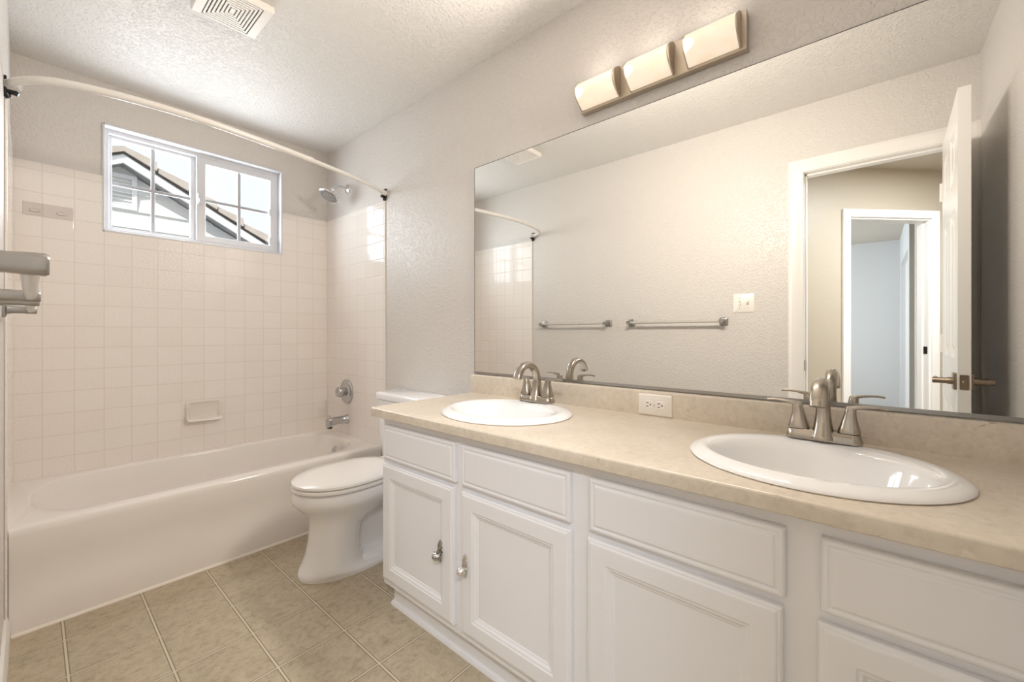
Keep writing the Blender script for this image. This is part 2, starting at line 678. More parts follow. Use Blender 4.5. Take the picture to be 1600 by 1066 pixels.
# ------------------------------------------------------------------ hall and bedroom seen in the mirror through the doorway
HX = XL - 0.12
MB().box(-5.4, HX, -3.1, 3.25, -0.08, -0.001).build('floor_hall', M['carpet'], kind='structure', smooth=0)
MB().box(-5.4, HX, -3.1, 3.25, H, H + 0.1).build('ceiling_hall', M['hallceiling'], kind='structure', smooth=0)
MB().box(-1.20, HX, 0.400, 0.50, 0, H).build('wall_hall_side', M['hallwall'], kind='structure', smooth=0)
MB().box(-3.4, HX, -1.85, -1.75, 0, H).build('wall_hall_end', M['hallwall'], kind='structure', smooth=0)
MB().box(HX, HX + 0.1, -3.1, YF - 0.1, 0, H).build('wall_hall_near', M['hallwall'], kind='structure', smooth=0)
MB().box(-5.4, -5.19, -3.1, 3.25, 0, H).build('wall_bedroom_far', M['bedwall'], kind='structure', smooth=0)
MB().box(-5.19, HX, 2.65, 2.80, 0, H).build('wall_bedroom_window', M['bedwall'], kind='structure', smooth=0)
MB().box(-5.19, HX, -3.1, -3.0, 0, H).build('wall_bedroom_back', M['bedwall'], kind='structure', smooth=0)


def on45(t, off, z):
    """a point on the angled hall wall: t metres along it, off metres towards the bedroom"""
    s = 0.70711
    bx, by = -1.152, 0.400
    return (bx - s * t - s * off, by - s * t + s * off, z)


def wall45(m, t0, t1, o0, o1, z0, z1):
    q = [(t0, o0), (t1, o0), (t1, o1), (t0, o1)]
    m.loft([[on45(t, o, z0) for t, o in q], [on45(t, o, z1) for t, o in q]])


OP0, OP1 = 0.365, 1.08
w45 = MB()
wall45(w45, 0, OP0, 0, 0.11, 0, H)
wall45(w45, OP1, 3.1, 0, 0.11, 0, H)
wall45(w45, OP0, OP1, 0, 0.11, 2.04, H)
w45.build('wall_hall_angled', M['hallwall'], kind='structure', smooth=0)
t3 = MB()
for o0, o1 in ((-0.018, 0.0), (0.11, 0.126)):
    wall45(t3, OP0 - 0.062, OP0 + 0.002, o0, o1, 0, 2.10)
    wall45(t3, OP1 - 0.002, OP1 + 0.062, o0, o1, 0, 2.10)
    wall45(t3, OP0 + 0.002, OP1 - 0.002, o0, o1, 2.038, 2.10)
wall45(t3, OP0, OP0 + 0.016, 0, 0.11, 0, 2.04)
wall45(t3, OP1 - 0.016, OP1, 0, 0.11, 0, 2.04)
wall45(t3, OP0 + 0.016, OP1 - 0.016, 0, 0.11, 2.024, 2.04)
wall45(t3, OP1 - 0.028, OP1 - 0.016, 0.045, 0.085, 0, 2.024)
tr3 = t3.build('trim_3', M['trim'], kind='structure', smooth=0, bevel=0.002)
sp = MB()
wall45(sp, OP1 - 0.0185, OP1 - 0.0155, 0.012, 0.04, 0.93, 0.99)
sp.build('strike_plate', M['patina'], tr3, smooth=0)
# a second door on the hall's side wall, seen edge-on
t4 = MB()
t4.box(-1.06, -0.99, 0.382, 0.400, 0, 2.10)
t4.box(-0.99, -0.30, 0.382, 0.400, 2.04, 2.10)
t4.box(-0.30, -0.24, 0.382, 0.400, 0, 2.10)
t4.build('trim_4', M['trim'], kind='structure', smooth=0, bevel=0.004)
MB().box(-0.99, -0.30, 0.394, 0.400, 0, 2.04).build('door_2', M['trim'], kind='structure', smooth=0)
# closet partition in the bedroom with an opening, and the wall beside it
cw = MB()
cw.box(-5.19, -4.95, -0.40, -0.30, 0, H)
cw.box(-4.95, -3.45, -0.40, -0.30, 2.05, H)
cw.box(-3.45, -3.22, -0.40, -0.30, 0, H)
cw.build('wall_bedroom_closet', M['bedwall'], kind='structure', smooth=0)
MB().box(-3.32, -3.22, -1.9, -0.40, 0, H).build('wall_bedroom_side', M['bedwall'], kind='structure', smooth=0)
MB().box(-4.95, -3.45, -0.37, -0.345, 0.01, 2.05).build('door_3', M['trim'], kind='structure', smooth=0)

# ------------------------------------------------------------------ window
win = frame_struct('window_1')
fy0, fy1 = YB + 0.045, YB + 0.115


def rect_frame(m, x0, x1, z0, z1, w, y0, y1, wl_=None, wr_=None, wt=None, wbm=None):
    wl_, wr_, wt, wbm = wl_ or w, wr_ or w, wt or w, wbm or w
    o = [(x0, z0), (x1, z0), (x1, z1), (x0, z1)]
    i = [(x0 + wl_, z0 + wbm), (x1 - wr_, z0 + wbm), (x1 - wr_, z1 - wt), (x0 + wl_, z1 - wt)]
    m.loft([[(x, y0, z) for x, z in o], [(x, y1, z) for x, z in o], [(x, y1, z) for x, z in i], [(x, y0, z) for x, z in i]], closed=True)


m = MB()
rect_frame(m, WX0 + 0.001, WX1 - 0.001, WZ0 + 0.001, WZ1 - 0.001, 0.024, fy0, fy1)
m.build('window_frame', M['vinyl'], win, smooth=0, bevel=0.003)
m = MB()
for a, b, c, e in ((WX0 - 0.004, WX1 + 0.004, WZ1 - 0.004, WZ1 + 0.006), (WX0 - 0.004, WX1 + 0.004, WZ0 - 0.006, WZ0 + 0.004)):
    m.box(a, b, YB - TT - 0.003, YB + 0.05, c, e)
for a, b in ((WX0 - 0.006, WX0 + 0.004), (WX1 - 0.004, WX1 + 0.006)):
    m.box(a, b, YB - TT - 0.003, YB + 0.05, WZ0 - 0.006, WZ1 + 0.006)
m.build('window_return', M['vinyl'], win, smooth=0, bevel=0.002)
sashes = [('fixed', 0.277, 0.678, 1.672, 2.192, YB + 0.075, YB + 0.108, 0.016, 0.034, 0.016, 0.016),
          ('slide', 0.668, 1.113, 1.672, 2.192, YB + 0.044, YB + 0.074, 0.046, 0.030, 0.038, 0.036)]
for nm, x0, x1, z0, z1, y0, y1, a, b, c, e in sashes:
    m = MB()
    rect_frame(m, x0, x1, z0, z1, 0.02, y0, y1, a, b, c, e)
    s = m.build('sash', M['vinyl'], win, smooth=0, bevel=0.003)
    gy = (y0 + y1) / 2
    m = MB().box(x0 + a - 0.003, x1 - b + 0.003, gy + 0.007, gy + 0.011, z0 + e - 0.003, z1 - c + 0.003)
    m.build('pane', M['glass'], s, smooth=0)
    m = MB()
    xm = (x0 + a + x1 - b) / 2
    zm = (z0 + e + z1 - c) / 2
    m.box(xm - 0.009, xm + 0.009, gy - 0.004, gy + 0.004, z0 + e - 0.002, z1 - c + 0.002)
    m.box(x0 + a - 0.002, xm - 0.009, gy - 0.004, gy + 0.004, zm - 0.009, zm + 0.009)
    m.box(xm + 0.009, x1 - b + 0.002, gy - 0.004, gy + 0.004, zm - 0.009, zm + 0.009)
    m.build('muntin', M['muntin'], s, smooth=0, bevel=0.002)
m = MB()
m.box(0.672, 0.690, YB + 0.030, YB + 0.046, 1.895, 1.960)
m.box(0.676, 0.686, YB + 0.018, YB + 0.032, 1.905, 1.93)
m.build('sash_latch', M['vinyl'], win, smooth=0, bevel=0.003)
for z in (1.93, 1.735):
    MB().box(1.072, 1.084, YB + 0.030, YB + 0.046, z - 0.025, z + 0.025).build('pull_tab', M['vinyl'], win, smooth=0, bevel=0.003)

# ------------------------------------------------------------------ neighbouring house outside the window
GX, GZ, GS = 0.7485, 3.34, 0.539        # ridge x, ridge height of the fascia top, slope
FY, WY = 7.0, 7.3                        # fascia plane, siding plane
nb = thing('neighbour_house', 'white sided house gable outside the window with pale roof tiles', 'house', (GX, WY + 2, -2.8))
HW = 4.2
m = MB()
z = -2.8
rows = []
zr = 2.466 - 0.2215 * 24
while zr < GZ:
    z0, z1 = zr, zr + 0.2215
    w0 = min(HW, (GZ - 0.12 - z0) / GS)
    w1 = min(HW, (GZ - 0.12 - z1) / GS)
    if w0 > 0.02:
        w1 = max(w1, 0.005)
        # board: bottom stands proud, top tucked in
        m.loft([[(GX - w0, WY - 0.036, z0), (GX + w0, WY - 0.036, z0), (GX + w1, WY - 0.004, z1), (GX - w1, WY - 0.004, z1)],
                [(GX - w0, WY + 0.05, z0), (GX + w0, WY + 0.05, z0), (GX + w1, WY + 0.05, z1), (GX - w1, WY + 0.05, z1)]])
    zr += 0.2215
m.build('siding_wall', M['siding'], nb, smooth=0)
for s in (1, -1):
    def RP(d, up, y, s=s):
        return (GX + s * d, y, GZ - GS * d + up)
    m = MB()
    m.loft([[RP(d, u, FY) for d, u in ((0, 0), (HW + .3, 0), (HW + .3, -0.125), (0, -0.125))],
            [RP(d, u, FY + 0.04) for d, u in ((0, 0), (HW + .3, 0), (HW + .3, -0.125), (0, -0.125))]])
    m.build('fascia', M['fascia'], nb, smooth=0)
    m = MB()
    m.loft([[RP(d, u, FY + 0.04) for d, u in ((0, -0.09), (HW + .3, -0.09), (HW + .3, -0.10), (0, -0.10))],
            [RP(d, u, WY + 3.4) for d, u in ((0, -0.09), (HW + .3, -0.09), (HW + .3, -0.10), (0, -0.10))]])
    m.build('soffit', M['soffit'], nb, smooth=0)
    m = MB()
    m.loft([[RP(d, u, FY - 0.02) for d, u in ((0, 0.012), (HW + .3, 0.012), (HW + .3, -0.02), (0, -0.02))],
            [RP(d, u, WY + 3.4) for d, u in ((0, 0.012), (HW + .3, 0.012), (HW + .3, -0.02), (0, -0.02))]])
    m.build('roof_deck', M['patina'], nb, smooth=0)
    m = MB()
    d = 0.0
    P = 0.325
    while d < HW:
        a, b = d, d + P - 0.014
        m.loft([[RP(a, 0.066, FY - 0.045), RP(b, 0.125, FY - 0.066), RP(b, 0.016, FY - 0.066), RP(a, 0.004, FY - 0.045)],
                [RP(a, 0.066, WY + 3.4), RP(b, 0.125, WY + 3.4), RP(b, 0.016, WY + 3.4), RP(a, 0.004, WY + 3.4)]])
        d += P
    m.build('roof_tiles', M['rooftile'], nb, smooth=0)
m = MB()
VX0, VX1, VZ0, VZ1 = GX - 0.165, GX + 0.158, 2.70, 3.142
rect_frame(m, VX0, VX1, VZ0, VZ1, 0.05, WY - 0.05, WY + 0.03)
gv = m.build('gable_vent', M['fascia'], nb, smooth=0)
for k in range(7):
    zz = VZ0 + 0.056 + k * 0.049
    m = MB()
    m.loft([[(x, WY - 0.046, zz), (x, WY - 0.046, zz + 0.012), (x, WY - 0.004, zz + 0.036), (x, WY - 0.004, zz + 0.026)] for x in (VX0 + 0.05, VX1 - 0.05)])
    m.build('louvre', M['fascia'], gv, smooth=0)
MB().box(VX0 + 0.05, VX1 - 0.05, WY - 0.004, WY + 0.0, VZ0 + 0.05, VZ1 - 0.05).build('vent_backing', M['dark'], gv, smooth=0)
MB().box(-30, 30, YB + 0.6, 60, -2.9, -2.8).build('ground', M['ground'], kind='structure', smooth=0)

# ------------------------------------------------------------------ bathtub
TX0, TX1, TY0, TY1, TZ = XL + TT, XR - TT, 2.345, YB - TT - 0.0015, 0.388
tub = thing('bathtub', 'white alcove bathtub with plain apron beneath the window', 'bathtub', ((TX0 + TX1) / 2, (TY0 + TY1) / 2, 0))
cx, cy, hx, hy = (TX0 + TX1) / 2, (TY0 + TY1) / 2, (TX1 - TX0) / 2, (TY1 - TY0) / 2
m = MB()
nc = 14
R_ = [ring(rrect(cx, cy, hx, hy, 0.004, nc), 0.0),
      ring(rrect(cx, cy + 0.003, hx, hy - 0.003, 0.004, nc), 0.13),
      ring(rrect(cx, cy + 0.008, hx, hy - 0.008, 0.004, nc), 0.155),
      ring(rrect(cx, cy + 0.006, hx, hy - 0.006, 0.004, nc), 0.26),
      ring(rrect(cx, cy, hx, hy, 0.004, nc), TZ - 0.03),
      ring(rrect(cx, cy + 0.002, hx, hy - 0.002, 0.004, nc), TZ - 0.012),
      ring(rrect(cx, cy + 0.004, hx, hy - 0.004, 0.004, nc), TZ - 0.004),
      ring(rrect(cx, cy + 0.008, hx, hy - 0.008, 0.004, nc), TZ)]
ix0, ix1, iy0, iy1 = 0.000, 1.378, 2.438, 3.032
icx, icy, ihx, ihy = (ix0 + ix1) / 2, (iy0 + iy1) / 2, (ix1 - ix0) / 2, (iy1 - iy0) / 2
R_ += [ring(rrect(icx, icy, ihx + 0.008, ihy + 0.008, 0.235, nc), TZ + 0.001),
       ring(rrect(icx, icy, ihx + 0.002, ihy + 0.002, 0.23, nc), TZ - 0.002),
       ring(rrect(icx, icy, ihx - 0.002, ihy - 0.002, 0.226, nc), TZ - 0.010),
       ring(rrect(icx + 0.008, icy, ihx - 0.013, ihy - 0.010, 0.215, nc), TZ - 0.08),
       ring(rrect(icx + 0.030, icy, ihx - 0.045, ihy - 0.024, 0.19, nc), TZ - 0.20),
       ring(rrect(icx + 0.050, icy, ihx - 0.085, ihy - 0.045, 0.16, nc), TZ - 0.28),
       ring(rrect(icx + 0.060, icy, ihx - 0.150, ihy - 0.110, 0.12, nc), TZ - 0.318)]
m.loft(R_, True, True)
m.build('tub_shell', M['enamel'], tub, smooth=50)
m = MB()
m.lathe([(0.038, 0), (0.038, 0.004), (0.034, 0.009), (0.012, 0.011), (0.010, 0.008), (0.0, 0.008)], (1.325, 2.70, 0.312), (-1, 0, 0.16), 32, cap1=False)
m.build('overflow_plate', M['chrome_soft'], tub)
m = MB()
m.lathe([(0.03, 0), (0.03, 0.003), (0.02, 0.005), (0, 0.005)], (1.18, icy, TZ - 0.318), (0, 0, 1), 24, cap1=False)
m.build('drain', M['chrome'], tub)
m = MB()
m.prism([(TY0 - 0.008, 0.0), (TY0 + 0.002, 0.0), (TY0 + 0.002, 0.010), (TY0 - 0.003, 0.008), (TY0 - 0.007, 0.004)], 'x', XL + 0.016, XR - 0.001)
m.build('caulk_bead', M['caulk'], tub)

# ------------------------------------------------------------------ shower fittings
SY = 2.79
sv = thing('shower_valve', 'round chrome shower valve with clear knob on the tiled end wall', 'tap', (XR - TT, SY, 0.69))
m = MB()
m.lathe([(0.086, 0), (0.086, 0.006), (0.080, 0.012), (0.068, 0.014), (0.062, 0.012), (0.050, 0.018), (0.036, 0.022)],
        (XR - TT, SY, 0.69), (-1, 0, 0), 48)
m.build('escutcheon', M['chrome_soft'], sv)
m = MB()
m.lathe([(0.026, 0.018), (0.027, 0.028), (0.033, 0.034), (0.036, 0.045), (0.036, 0.062), (0.032, 0.070), (0.012, 0.072), (0.010, 0.068), (0.0, 0.068)],
        (XR - TT, SY, 0.692), (-1, 0, 0), 32, cap1=False)
m.build('valve_knob', M['chrome_soft'], sv)
ts = thing('tub_spout', 'chrome tub spout with diverter pull, below the shower valve', 'tap', (XR - TT, SY, 0.49))
m = MB()
rings = []
for x, zc, a, b in ((0, 0.497, 0.033, 0.033), (0.004, 0.497, 0.033, 0.033), (0.008, 0.497, 0.028, 0.028), (0.06, 0.498, 0.026, 0.026),
                    (0.10, 0.497, 0.026, 0.026), (0.122, 0.492, 0.026, 0.030), (0.138, 0.488, 0.024, 0.030), (0.143, 0.486, 0.018, 0.024)):
    rings.append([(XR - TT - x, SY + p, zc + q) for p, q in rrect(0, 0, a, b, min(a, b) * (0.95 if x < 0.1 else 0.5), 6)])
m.loft(rings)
m.build('spout_body', M['chrome_soft'], ts, smooth=60)
m = MB()
m.prism(rrect(XR - TT - 0.124, SY, 0.013, 0.018, 0.006, 4), 'z', 0.452, 0.4615)
m.build('spout_mouth', M['black'], ts)
m = MB()
m.lathe([(0.004, 0), (0.004, 0.012), (0.009, 0.013), (0.009, 0.019), (0.005, 0.021)], (XR - TT - 0.128, SY, 0.518), (0, 0, 1), 16)
m.build('diverter_pull', M['chrome'], ts)

sh = thing('shower_fixture', 'chrome shower head on a curved arm above the tile', 'shower head', (XR, SY, 2.115))
m = MB()
m.lathe([(0.033, 0), (0.033, 0.003), (0.029, 0.009), (0.016, 0.014), (0.011, 0.015)], (XR, SY, 2.115), (-1, 0, 0), 32)
m.build('flange', M['chrome'], sh)
m = MB()
arm = spline([(XR - 0.01, SY, 2.115), (XR - 0.045, SY, 2.120), (XR - 0.080, SY, 2.112), (XR - 0.108, SY, 2.088)], 8)
m.tube(arm, 0.0095, 14)
m.build('shower_arm', M['chrome'], sh)
hd = Vector((-0.50, 0, -0.87)).normalized()
hp = Vector((XR - 0.104, SY, 2.092))
m = MB()
m.lathe([(0.010, 0.0), (0.016, 0.004), (0.018, 0.014), (0.014, 0.022), (0.013, 0.030), (0.024, 0.036), (0.048, 0.046), (0.064, 0.058), (0.069, 0.066),
         (0.069, 0.073), (0.064, 0.077), (0.058, 0.074)], hp, hd, 48)
m.build('head_shell', M['chrome'], sh)
m = MB()
m.lathe([(0.058, 0.070), (0.057, 0.0755), (0.030, 0.0765), (0.0, 0.077)], hp, hd, 40, cap1=False)
u1 = hd.cross(Vector((0, 1, 0))).normalized()
u2 = Vector((0, 1, 0))
for rr, n in ((0.014, 6), (0.028, 12), (0.043, 18), (0.051, 24)):
    for k in range(n):
        a = 2 * PI * k / n
        m.lathe([(0.0028, 0.076), (0.002, 0.0795)], hp + u1 * rr * math.cos(a) + u2 * rr * math.sin(a), hd, 6)
m.build('spray_face', plain('grey_nozzles', srgb(160, 158, 156), 0.4, metal=0.3, var=0.3, vscale=200), sh)

# curved curtain rod
rod = thing('curtain_rod', 'curved white shower curtain rod with black end brackets over the tub', 'curtain rod', (0.7, 2.2, 1.975))
RZ = 1.978
path = spline([(-0.048, 2.300), (-0.020, 2.238), (0.040, 2.172), (0.150, 2.122), (0.330, 2.092), (0.520, 2.092), (0.730, 2.118), (0.930, 2.150)], 8)
path = [(x, y, RZ) for x, y in path]
m = MB()
m.tube(path, 0.0135, 16)
m.build('thick_tube', M['rod'], rod)
m = MB()
m.tube([(0.925, 2.149, RZ), (0.935, 2.151, RZ)], 0.015, 16)
m.build('collar', M['rod'], rod)
p2 = spline([(0.90, 2.146), (1.10, 2.188), (1.28, 2.238), (1.40, 2.288), (1.452, 2.318)], 8)
m = MB()
m.tube([(x, y, RZ) for x, y in p2], 0.0108, 16)
m.build('thin_tube', M['rod'], rod)
for xw, s in ((XL, 1), (XR, -1)):
    yb = 2.318
    m = MB()
    m.prism(rrect(yb, RZ - 0.004, 0.016, 0.034, 0.006, 4), 'x', xw, xw + s * 0.007)
    m.box(min(xw, xw + s * 0.030), max(xw, xw + s * 0.030), yb - 0.012, yb + 0.012, RZ - 0.026, RZ - 0.014)
    m.tube([(xw + s * 0.006, yb, RZ - 0.014), (xw + s * 0.034, yb - 0.006, RZ - 0.026)], [0.012, 0.008], 12)
    m.tube([(xw + s * 0.004, yb, RZ - 0.030), (xw + s * 0.012, yb, RZ - 0.044)], [0.012, 0.007], 12)
    m.build('wall_bracket', M['black'], rod, smooth=40, bevel=0.002, label='black plastic wall bracket')
    m = MB()
    m.lathe([(0.018, 0.004), (0.019, 0.012), (0.016, 0.034), (0.0135, 0.042)], (xw, yb, RZ), (s, -0.5, 0), 20)
    m.build('end_cap', M['rod'], rod)

# soap dish on the long tiled wall
sd = thing('soap_dish', 'white ceramic soap dish set into the tiled wall under the window', 'soap dish', (0.69, YB - TT, 0.62))
m = MB()
sx0, sx1, sz0, sz1 = 0.602, 0.778, 0.572, 0.690
yb_ = YB - TT
prof = []
outer = rrect((sx0 + sx1) / 2, (sz0 + sz1) / 2, (sx1 - sx0) / 2, (sz1 - sz0) / 2, 0.014, 6)


def dish(p, dy_top, dy_bot):
    return [(x, yb_ - (dy_bot + (dy_top - dy_bot) * (zz - sz0) / (sz1 - sz0)), zz) for x, zz in p]


def inset(i, top=None):
    return rrect((sx0 + sx1) / 2, (sz0 + sz1) / 2 + (0 if top is None else top), (sx1 - sx0) / 2 - i, (sz1 - sz0) / 2 - i, 0.012, 6)


m.loft([dish(outer, 0.0, 0.0), dish(outer, 0.010, 0.048), dish(inset(0.003), 0.012, 0.052), dish(inset(0.006), 0.012, 0.052),
        dish(inset(0.012), 0.004, 0.040), dish(inset(0.020), 0.001, 0.014)])
m.build('dish_body', M['ceramic'], sd, smooth=50)

# two small ceramic hook tiles high on the tiled wall
for k, (a, b, lab) in enumerate(((-0.026, 0.0335, 'left of two low grey ceramic hook tiles, nearest the wall corner'),
                                 (0.038, 0.142, 'right of two low grey ceramic hook tiles, nearest the window'))):
    hk = thing('ceramic_hook', lab, 'hook', ((a + b) / 2, YB - TT, 1.706), 'ceramic hook tiles on the tub wall')
    m = MB()
    m.prism([(a, 1.674), (b, 1.674), (b, 1.738), (a, 1.738)], 'y', YB - TT, YB - TT - 0.004)
    m.build('hook_plate', M['grey_ceramic'], hk, smooth=0, bevel=0.0015)
    m = MB()
    cxh = 0.012 if k == 0 else 0.102
    rings = []
    for f, d in ((1, 0.003), (0.96, 0.010), (0.85, 0.015), (0.6, 0.013), (0.3, 0.011)):
        rings.append([(cxh + 0.019 * f * math.cos(t), YB - TT - d, 1.700 + 0.0085 * f * math.sin(t)) for t in [2 * PI * i / 24 for i in range(24)]])
    m.loft(rings)
    m.build('hook_knob', M['grey_ceramic'], hk, smooth=60)

# ------------------------------------------------------------------ toilet
TCY = 1.915
toi = thing('toilet', 'white two-piece toilet with closed lid between tub and vanity', 'toilet', (1.1, TCY, 0))


def egg(xf, xb, w, n=48, tail=0.8):
    """outline: rounded nose at xf, squarer back at xb"""
    xm = xf + (xb - xf) * 0.46
    out = []
    for k in range(n):
        t = 2 * PI * k / n
        c, s = math.cos(t), math.sin(t)
        if c <= 0:
            x = xm + (xm - xf) * c
            y = w * s
        else:
            e = 2 / 3.2
            x = xm + (xb - xm) * abs(c) ** e
            y = w * math.copysign(abs(s) ** e, s) * (1 - (1 - tail) * c ** 2)
        out.append((x, TCY + y))
    return out


m = MB()
m.loft([ring(egg(0.770, 1.26, 0.178), 0.392), ring(egg(0.757, 1.27, 0.188), 0.386), ring(egg(0.752, 1.275, 0.191), 0.372),
        ring(egg(0.752, 1.275, 0.190), 0.350), ring(egg(0.758, 1.27, 0.184), 0.334), ring(egg(0.780, 1.25, 0.164), 0.310),
        ring(egg(0.814, 1.18, 0.138), 0.276), ring(egg(0.827, 1.10, 0.122), 0.248), ring(egg(0.830, 1.05, 0.115), 0.215),
        ring(egg(0.824, 1.04, 0.113), 0.150), ring(egg(0.812, 1.04, 0.115), 0.095), ring(egg(0.798, 1.05, 0.121), 0.055),
        ring(egg(0.786, 1.08, 0.130), 0.034), ring(egg(0.776, 1.20, 0.136), 0.022), ring(egg(0.775, 1.30, 0.138), 0.010), ring(egg(0.778, 1.30, 0.136), 0.0)])
# deck under the tank, foot flange and the trapway at the back
m.loft([[(x, y, z) for x, y in rrect(1.325, TCY, 0.125, h, 0.03, 5)] for z, h in ((0.385, 0.105), (0.375, 0.11), (0.33, 0.11), (0.31, 0.10))])
m.loft([[(x, y, z) for x, y in rrect(1.19, TCY, 0.20, h, 0.05, 5)] for z, h in ((0.0, 0.120), (0.030, 0.118), (0.045, 0.105), (0.050, 0.09))])
trap = spline([(1.00, TCY, 0.20), (1.10, TCY, 0.245), (1.20, TCY, 0.29), (1.28, TCY, 0.27), (1.33, TCY, 0.18), (1.29, TCY, 0.09), (1.24, TCY, 0.04)], 5)
m.tube(trap, [0.055] * 6 + [0.06] * (len(trap) - 6), 18)
m.loft([[(x, TCY + s * 0.045, z) for x, z in ((1.02, 0.03), (1.38, 0.03), (1.38, 0.30), (1.02, 0.22))] for s in (-1, 1)])
m.build('bowl', M['china'], toi, smooth=45)
m = MB()
m.loft([ring(egg(0.772, 1.22, 0.170), 0.392), ring(egg(0.772, 1.22, 0.170), 0.397), ring(egg(0.756, 1.235, 0.184), 0.3975), ring(egg(0.751, 1.24, 0.189), 0.400), ring(egg(0.751, 1.24, 0.189), 0.410), ring(egg(0.757, 1.235, 0.184), 0.413)])
m.build('seat', M['seat'], toi, smooth=50)
m = MB()
m.loft([ring(egg(0.772, 1.22, 0.168), 0.412), ring(egg(0.772, 1.22, 0.168), 0.4175), ring(egg(0.757, 1.24, 0.182), 0.418), ring(egg(0.752, 1.245, 0.187), 0.4205), ring(egg(0.753, 1.245, 0.186), 0.430), ring(egg(0.764, 1.240, 0.177), 0.436),
        ring(egg(0.82, 1.20, 0.130), 0.4395), ring(egg(0.92, 1.10, 0.06), 0.441)])
m.build('lid', M['seat'], toi, smooth=50)
for s in (-1, 1):
    m = MB()
    m.loft([[(x, y, z) for x, y in rrect(1.235, TCY + s * 0.07, 0.016, 0.022, 0.006, 4)] for z in (0.392, 0.434)])
    m.build('seat_hinge', M['seat'], toi, smooth=50, bevel=0.003)
m = MB()
m.loft([[(x, y, z) for x, y in rrect(xc_, TCY, dx, dy, 0.035, 8)] for z, xc_, dx, dy in
        ((0.390, 1.375, 0.070, 0.190), (0.40, 1.372, 0.076, 0.197), (0.55, 1.366, 0.082, 0.207), (0.728, 1.362, 0.086, 0.213))])
m.build('tank', M['china'], toi, smooth=45)
m = MB()
m.loft([[(x, y, z) for x, y in rrect(1.362, TCY, dx, dy, 0.04, 10)] for z, dx, dy in
        ((0.729, 0.086, 0.214), (0.733, 0.093, 0.222), (0.756, 0.095, 0.225), (0.766, 0.091, 0.221), (0.770, 0.080, 0.210))])
m.build('tank_lid', M['china'], toi, smooth=50)
m = MB()
m.lathe([(0.012, 0), (0.012, 0.008), (0.007, 0.010), (0.007, 0.018)], (1.2775, TCY + 0.15, 0.66), (-1, 0, 0), 16)
m.tube([(1.262, TCY + 0.155, 0.66), (1.256, TCY + 0.11, 0.655), (1.256, TCY + 0.075, 0.650)], [0.007, 0.006, 0.007], 10)
m.build('flush_lever', M['chrome'], toi)

# ------------------------------------------------------------------ vanity cabinet
VY0, VY1 = YF + 0.002, 1.474
FX = 0.923                         # face frame plane; door fronts stand at 0.903
van = thing('vanity_cabinet', 'long white vanity cabinet with four drawer fronts and four panel doors', 'cabinet', (1.19, 0.55, 0))
m = MB()
m.box(FX + 0.02, XR - 0.001, VY0, VY0 + 0.018, 0.105, 0.758)
m.box(FX + 0.02, XR - 0.001, VY1 - 0.018, VY1, 0.105, 0.758)
m.box(FX + 0.02, XR - 0.001, VY0 + 0.018, VY1 - 0.018, 0.105, 0.123)
m.box(XR - 0.012, XR - 0.001, VY0 + 0.018, VY1 - 0.018, 0.123, 0.758)
m.build('carcass', M['cabinet'], van, smooth=0)
cols_ = [((1.033, 1.455), (1.039, 1.4595)), ((0.588, 1.000), (0.586, 1.002)), ((0.121, 0.532), (0.125, 0.539)), ((-0.345, 0.0675), (-0.345, 0.072))]
DZ, PZ = (0.609, 0.739), (0.136, 0.590)
m = MB()
m.box(FX, FX + 0.02, VY0, VY1, 0.105, 0.770)
m.build('face_frame', M['cabinet'], van, smooth=0, bevel=0.001)


def front_panel(y0, y1, z0, z1, prof, name, parent):
    """a routed front; prof = (inset, height above the face frame)"""
    m = MB()
    rings = [[(FX - h, y0 + i, z0 + i), (FX - h, y1 - i, z0 + i), (FX - h, y1 - i, z1 - i), (FX - h, y0 + i, z1 - i)] for i, h in prof]
    m.loft(rings)
    return m.build(name, M['cabinet'], parent, smooth=0, bevel=0.0012, seg=2)


DR = [(0, 0.0005), (0, 0.014), (0.003, 0.0175), (0.008, 0.0185), (0.012, 0.0165), (0.015, 0.0165), (0.018, 0.0195), (0.022, 0.020)]
DP = [(0, 0.0005), (0, 0.013), (0.004, 0.0165), (0.0075, 0.0165), (0.010, 0.0195), (0.014, 0.020), (0.052, 0.020), (0.055, 0.0175), (0.060, 0.0170),
      (0.067, 0.0120), (0.070, 0.0120), (0.073, 0.0095), (0.080, 0.0095)]
doors = []
for k, ((a, b), (c, e)) in enumerate(cols_):
    front_panel(a, b, DZ[0], DZ[1], DR, 'drawer_front', van)
    doors.append(front_panel(c, e, PZ[0], PZ[1], DP, 'door', van))
m = MB()
m.box(0.968, 0.980, VY0, VY1 - 0.004, 0.0, 0.105)
m.box(0.980, XR - 0.001, VY1 - 0.016, VY1 - 0.004, 0.0, 0.105)
m.build('toe_kick', M['cabinet'], van, smooth=0)
m = MB()
qr = [(0.968, 0.0), (0.955, 0.0), (0.956, 0.006), (0.960, 0.012), (0.968, 0.015)]
m.loft([[(x, VY0, z) for x, z in qr], [(x, VY1 + 0.002, z) for x, z in qr]])
m.build('shoe_moulding', M['cabinet'], van)


